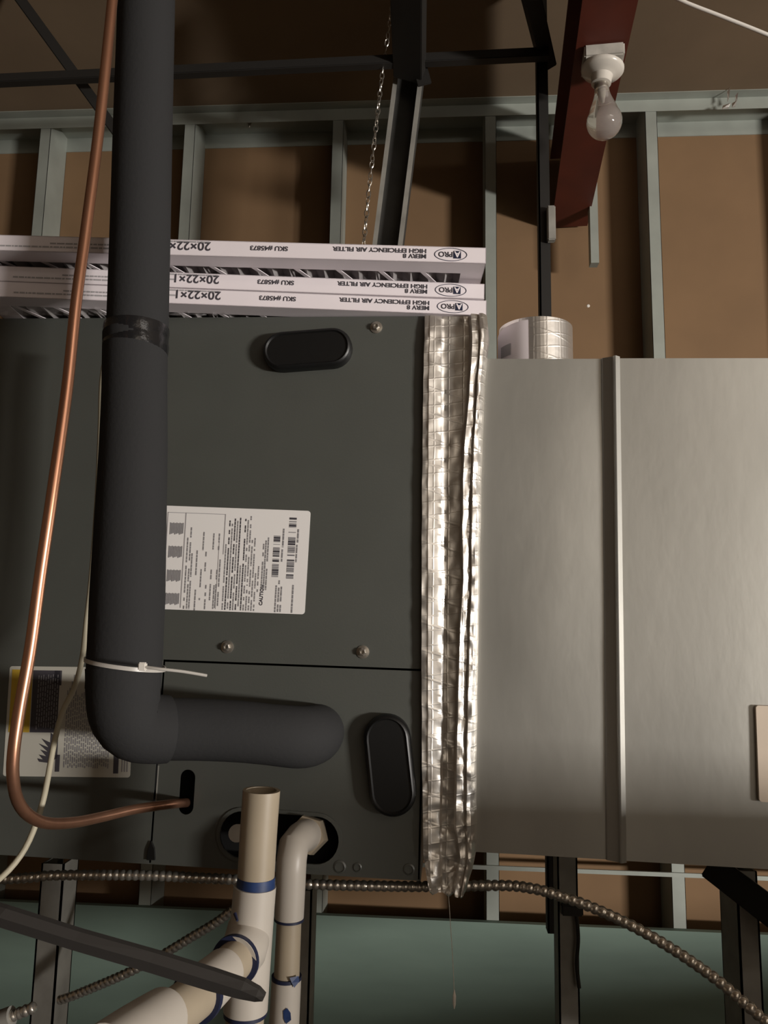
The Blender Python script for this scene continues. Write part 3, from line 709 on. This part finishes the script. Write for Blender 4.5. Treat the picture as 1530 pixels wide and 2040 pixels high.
# shiny tape band at the joint
sp = spline([P(272.5, 652, .72), P(271.5, 672, .72), P(270, 705, .72)], .004); n = len(sp); bm = tube(bmesh.new(), sp, [.0317+.0004*math.sin(i*1.9) for i in range(n)], 40); obj('tape_band', bm, m_tapeb, t_, True)
# mitred elbow
pts = [P(247, 1330, .7035), P(246, 1390, .703), P(252, 1425, .705), P(272, 1446, .712), P(305, 1452, .722), P(332, 1452, .73)]
sp = spline(pts, .005); n = len(sp); rs = []
for i in range(n):
    s_ = i/(n-1); rs.append(rad(73-7*s_, sp[i]))
bm = tube(bmesh.new(), sp, rs, 40); obj('foam_elbow', bm, m_foam, t_, True)
pts = [P(320, 1452, .745), P(400, 1453, .757), P(480, 1457, .768), P(550, 1464, .780), P(597, 1468, .796), P(622, 1464, .825), P(632, 1458, .856)]
sp = spline(pts, .006); bm = tube(bmesh.new(), sp, [.0292+.0015*math.sin(math.pi*max(0, min(1, (i/len(sp)-.5)*2))) for i in range(len(sp))], 40); obj('foam_sleeve', bm, m_foam, t_, True)
# zip tie
t2 = thing('cable_tie', 'clear plastic cable tie looped around the black insulated pipe', 'cable tie', P(285, 1328, .67))
c_ = P(250, 1323, .704); ax = (P(247, 1370, .703)-P(252, 1270, .704)).normalized(); ax = (ax+Vector((-.0, -.0, 0))+HU*-.0).normalized()
tl = (Vector((.12, .0, -1))).normalized(); e1 = Vector((1, 0, -.13)).normalized(); e2 = Y.copy()
rt = rad(76.5, c_); seg = 56; bm = bmesh.new(); rg = []
for k in range(seg):
    a_ = 2*math.pi*k/seg; d_ = (e1*math.cos(a_)+e2*math.sin(a_)); rg.append([bm.verts.new(c_+d_*(rt+o1)+Z*o2) for o1, o2 in ((0, -.0018), (.0012, -.0018), (.0012, .0018), (0, .0018))])
for k in range(seg):
    for j in range(4): bm.faces.new((rg[k][j], rg[k][(j+1) % 4], rg[(k+1) % seg][(j+1) % 4], rg[(k+1) % seg][j]))
obj('strap', bm, m_zip, t2, True)
q = P(284, 1328, .632); bm = bmesh.new(); box(bm, (-.0035, -.002, -.0035), (.0035, .002, .0035), q, bev=.001); obj('tie_head', bm, m_whitew, t2)
bm = bmesh.new(); tube(bm, spline([q, P(320, 1333, .632), P(365, 1338, .64), P(412, 1346, .65)], .006), .0013, 8); obj('tail', bm, m_zip, t2, True)
# ================================================================== COPPER LINE
pts = [(236, -110, .64), (224, 0, .635), (198, 250, .63), (171, 460, .625), (152, 600, .62), (133, 780, .617), (102, 1000, .612), (80, 1150, .61), (61, 1290, .608), (38, 1420, .606), (27, 1500, .606), (26, 1550, .61), (35, 1595, .62), (58, 1625, .635), (95, 1640, .66), (150, 1638, .70), (205, 1627, .745), (270, 1612, .79), (340, 1602, .83), (372, 1599, .872)]
o = obj('copper_line', ctube([P(*q) for q in pts], .0048, 20, .006), m_cop, smooth=True); tag(o, 'bare copper refrigerant line bending back into the slot of the air handler', 'copper pipe')
# cream control cable
pts = [(214, 690, .80), (203, 760, .80), (200, 850, .80), (196, 950, .80), (190, 1050, .80), (181, 1160, .80), (172, 1240, .80), (164, 1310, .79), (148, 1370, .78), (124, 1420, .77), (108, 1480, .76), (97, 1540, .75), (87, 1590, .74), (72, 1640, .735), (50, 1690, .73), (18, 1733, .72), (-30, 1775, .71)]
o = obj('control_cable', ctube([P(*q) for q in pts], .0029, 10, .006), m_cable, smooth=True); tag(o, 'thin cream cable hanging behind the copper line at left', 'cable')
# ================================================================== PVC DRAIN STACK
t_ = thing('drain_stack', 'cream plastic drain pipe stack with open top and blue primer rings', 'pipe', P(488, 2040, .74))
def seg3(name, pts, hw, m, par, seg=32, step=.01, hollow=False):
    sp = spline([P(*q) for q in pts], step); n = len(sp)
    rs = [rad(hw[0]+(hw[1]-hw[0])*i/max(1, n-1), sp[i]) for i in range(n)]
    bm = bmesh.new()
    if hollow:
        d = (sp[0]-sp[1]).normalized(); tube(bm, sp, rs, seg, caps=False)
        inner = spline([sp[0], sp[0]-d*.05], .01); tube(bm, inner, [rs[0]*.82]*len(inner), seg, caps=False)
        bm.verts.ensure_lookup_table(); nO = n*seg
        # annular rim
        import itertools
        o_ring = [bm.verts[k] for k in range(seg)]; i_ring = [bm.verts[nO+k] for k in range(seg)]
        for k in range(seg): bm.faces.new((o_ring[k], o_ring[(k+1) % seg], i_ring[(k+1) % seg], i_ring[k]))
    else: tube(bm, sp, rs, seg)
    return obj(name, bm, m, par, True)
seg3('riser_pipe', [(521, 1574, .74), (515, 1660, .74), (509, 1765, .74)], (37, 36.5), m_pvc, t_, hollow=True)
seg3('primer_band', [(510.8, 1746, .74), (509, 1770, .74)], (37.4, 38.5), m_blue, t_)
seg3('wye_fitting', [(508, 1765, .74), (505, 1800, .74), (497, 1900, .74), (489, 2012, .74)], (42, 44), m_pvcw, t_)
seg3('primer_ring', [(489, 2013, .74), (488.6, 2021, .74)], (43.2, 43.2), m_navy, t_)
seg3('lower_pipe', [(489, 2018, .74), (480, 2120, .74)], (38, 38), m_pvc, t_)
seg3('primer_drip', [(468, 1820, .715), (473, 1834, .71)], (3.5, 2.5), m_navy, t_, 10)
# branch socket, nipple, elbow, long pipe: marching towards the viewer
br = [(497, 1850, .745), (486, 1893, .722), (468, 1914, .705)]
seg3('branch_socket', br, (44, 47), m_pvcw, t_)
def ring(name, a_, b_, hw, m, par): return seg3(name, [a_, b_], (hw, hw), m, par, 32, .003)
seg3('primer_ring', [(470, 1912, .707), (466.5, 1916, .703)], (48.8, 48.8), m_navy, t_)
seg3('branch_pipe', [(470, 1912, .706), (440, 1940, .68), (415, 1958, .66)], (38, 40), m_pvc, t_)
seg3('elbow_fitting', [(445, 1935, .683), (430, 1950, .668), (412, 1966, .652), (392, 1983, .635)], (43, 51), m_pvcw, t_)
seg3('primer_ring', [(396, 1980, .638), (390, 1985, .633)], (53, 53), m_navy, t_)
seg3('branch_pipe', [(396, 1980, .637), (360, 2008, .61), (325, 2030, .585)], (43, 46), m_pvc, t_)
seg3('coupling', [(322, 2030, .587), (270, 2062, .55), (200, 2110, .50)], (56, 62), m_pvcw, t_)
# printed characters on the branch pipe
bm = bmesh.new()
for i in range(7):
    x0 = 343+i*5.0; y0 = 1983-i*1.0; q0 = P(x0, y0, .5765+.002*i); q1 = P(x0+6+(i % 3)*3, y0+18, .568+.002*i)
seg3('drain_outlet', [(478, 1660, .868), (472, 1660, .85)], (17, 17), m_box, t_, 20)  # plastic in shadow: the shade is put into its colour with box grey
# rear drain with elbow out of the cabinet
t_ = thing('condensate_drain', 'white plastic elbow and pipe coming out of the cabinet opening', 'pipe', P(575, 1900, .81))
e0 = P(618, 1660, .875); e1_ = P(600, 1668, .835)
seg3('hex_adapter', [(617, 1662, .872), (610, 1664, .846)], (39, 37), m_pvc, t_, 6)
seg3('elbow_fitting', [(611, 1663, .850), (598, 1670, .828), (585, 1685, .814), (581, 1712, .808), (579, 1760, .808), (576, 1828, .808)], (31, 29), m_pvcw, t_)
seg3('primer_ring', [(576, 1828, .808), (575.7, 1833, .808)], (29.6, 29.6), m_navy, t_)
seg3('drain_pipe', [(576, 1830, .808), (571, 1945, .808)], (24.5, 25.5), m_pvc, t_)
seg3('primer_ring', [(571, 1943, .808), (570.7, 1950, .808)], (29.8, 29.8), m_navy, t_)
seg3('coupling', [(570.6, 1948, .808), (564, 2080, .808)], (29.5, 30.5), m_pvcw, t_)
bm = bmesh.new()
for cx, cy, pts in ((583, 1956, [(-6, -8), (12, -12), (13, 0), (3, 12), (-2, 2)]), (572, 2022, [(-8, -8), (0, -14), (7, -4), (8, 10), (-2, 18), (-7, 8)])):
    pp = [P(cx+x, cy+y, .808-rad(29, P(cx, cy, .808))*math.sqrt(max(0, 1-((cx+x-568)/33)**2))-.0012) for x, y in pts]
    vs = [bm.verts.new(p) for p in pp]; bm.faces.new(vs)
obj('primer_stain', bm, m_blue, t_)
# ================================================================== FLEXIBLE CONDUIT
def fl(pts, r, label, name='flexible_conduit'):
    o = obj(name, flex([P(*q) for q in pts], r), m_flex, smooth=True); return tag(o, label, 'conduit')
fl([(-60, 1754, .885), (0, 1752, .885), (60, 1748, .885), (110, 1744, .885), (200, 1743, .886), (300, 1744, .886), (400, 1749, .886), (480, 1753, .886), (600, 1761, .886), (750, 1765, .886), (870, 1766, .886), (1000, 1764, .88), (1060, 1770, .87), (1110, 1783, .86), (1180, 1808, .85), (1260, 1845, .84), (1340, 1891, .83), (1420, 1946, .82), (1480, 1996, .81), (1560, 2064, .80)], .0057, 'long ribbed flexible metal conduit sweeping below the air handler and duct')
fl([(470, 1808, .96), (430, 1838, .97), (380, 1868, .98), (320, 1904, .99), (250, 1940, 1.0), (155, 1980, 1.02), (120, 1992, 1.03)], .0058, 'short ribbed metal conduit sloping behind the black bar')
o = fl([(70, 2006, .9), (50, 2014, .9), (20, 2026, .9)], .0065, 'stub of ribbed metal conduit in the bottom left corner')
sp = [P(24, 2024, .9), P(-30, 2044, .9)]; bm = tube(bmesh.new(), sp, .0105, 16); obj('connector', bm, m_post, o, True)
# black flat bar at lower left, close to the camera
def flatbar(pts, hw, th_, m):
    bm = bmesh.new(); rows_ = []
    for (x, y, d), h_ in zip(pts, hw):
        c = P(x, y, d); n = Vector((.28, 0, .96)).normalized(); hh2 = rad(h_, c)
        rows_.append([bm.verts.new(c+n*a_+Y*b_) for a_, b_ in ((-hh2, 0), (hh2*.35, -th_*.5), (hh2, th_*.6), (hh2, th_*1.6), (-hh2, th_*1.6))])
    for i in range(len(rows_)-1):
        for j in range(5): bm.faces.new((rows_[i][j], rows_[i][(j+1) % 5], rows_[i+1][(j+1) % 5], rows_[i+1][j]))
    bm.faces.new(rows_[0]); bm.faces.new(rows_[-1]); return obj('flat_bar', bm, m)
o = flatbar([(-120, 1795, .44), (0, 1830, .45), (150, 1877, .47), (300, 1920, .49), (420, 1957, .505), (480, 1975, .512), (510, 1986, .516), (524, 1992, .518)], [17, 16, 16, 17, 17, 15, 10, 3], .005, m_bar); tag(o, 'blunt black metal bar crossing the lower left corner in front', 'bar')
# ================================================================== STRUT LEGS UNDER THE UNITS
def leg(xl, xr, yt, y, label, deep=.045, side_=1):
    a_ = P(xl, yt, y); b_ = P(xr, yt, y); r_ = thing('strut_leg', label, 'strut', Vector(((a_.x+b_.x)/2, y+deep/2, -1.4)), 'steel strut legs under the unit')
    bm = bmesh.new(); x0, x1, zt_ = a_.x, b_.x, a_.z
    box(bm, (x0, y, -1.4), (x1, y+.0025, zt_)); box(bm, (x0, y, -1.4), (x0+.0025, y+deep, zt_)); box(bm, (x1-.0025, y, -1.4), (x1, y+deep, zt_))
    obj('channel', bm, m_post, r_)
    bm = bmesh.new(); box(bm, (x0, y+deep-.0025, -1.4), (x0+.01, y+deep, zt_)); obj('lip', bm, m_post, r_)
    bm = bmesh.new(); box(bm, (x1-.01, y+deep-.0025, -1.4), (x1, y+deep, zt_)); obj('lip', bm, m_post, r_); return r_
leg(83, 128, 1720, 1.08, 'steel strut leg at lower left behind the black bar')
leg(598, 622, 1774, 1.08, 'steel strut leg just right of the plastic drain pipes')
leg(1110, 1150, 1705, 1.25, 'steel strut leg under the duct beside the black post')
leg(1466, 1508, 1735, 1.10, 'steel strut leg at the right edge, joined by a dark brace', .065)
o = bar('knee_brace', P(1418, 1726, 1.12), P(1620, 1880, 1.02), .035, .03, m_blk); tag(o, 'dark diagonal knee brace under the duct at the right edge', 'brace')
bm = tube(bmesh.new(), spline([P(1138, 1798, 1.24), P(1148, 1825, 1.24), P(1152, 1870, 1.24), P(1149, 1920, 1.24), P(1154, 1968, 1.24)], .004), .0028, 8)
tag(obj('dangling_wire', bm, m_blk, None, True), 'short dark wire dangling along the strut leg beside the black post', 'wire')
bm = bmesh.new(); q = P(1142, 1812, 1.235); box(bm, (-.018, -.006, -.008), (.014, .006, .008), q, bev=.002); tag(obj('cable_clamp', bm, m_blk), 'small black clamp under the conduit on the strut leg', 'clamp')

# ================================================================== ADDED LIGHT BLOCKERS, OUT OF VIEW ON THE RIGHT
b0 = H(.95, 0, .02); zb = -.5
t_ = thing('shade_box', 'unseen galvanized box added to shade the lower air handler and duct', 'duct', b0)  # unseen box, added to keep the key light off the lower cabinet and duct
bm = bmesh.new(); box(bm, (.95, .14, -.50), (1.2, .82, -.185)); obj('shade_box_body', bm, m_duct, t_)
t_ = thing('shade_crate', 'unseen plywood box added to shade the lower green wallboard', 'light blocker', Vector((2.4, -.4, -1.4)))  # unseen, added to throw shade on the lower green wallboard
bm = bmesh.new(); box(bm, (2.0, -1.0, -1.4), (2.7, .3, -.52)); obj('shade_crate_body', bm, m_ceil, t_)
bm = bmesh.new(); box(bm, (1.97, -1.03, -.52), (2.73, .33, -.49)); obj('shade_crate_lid', bm, m_ceil, t_)
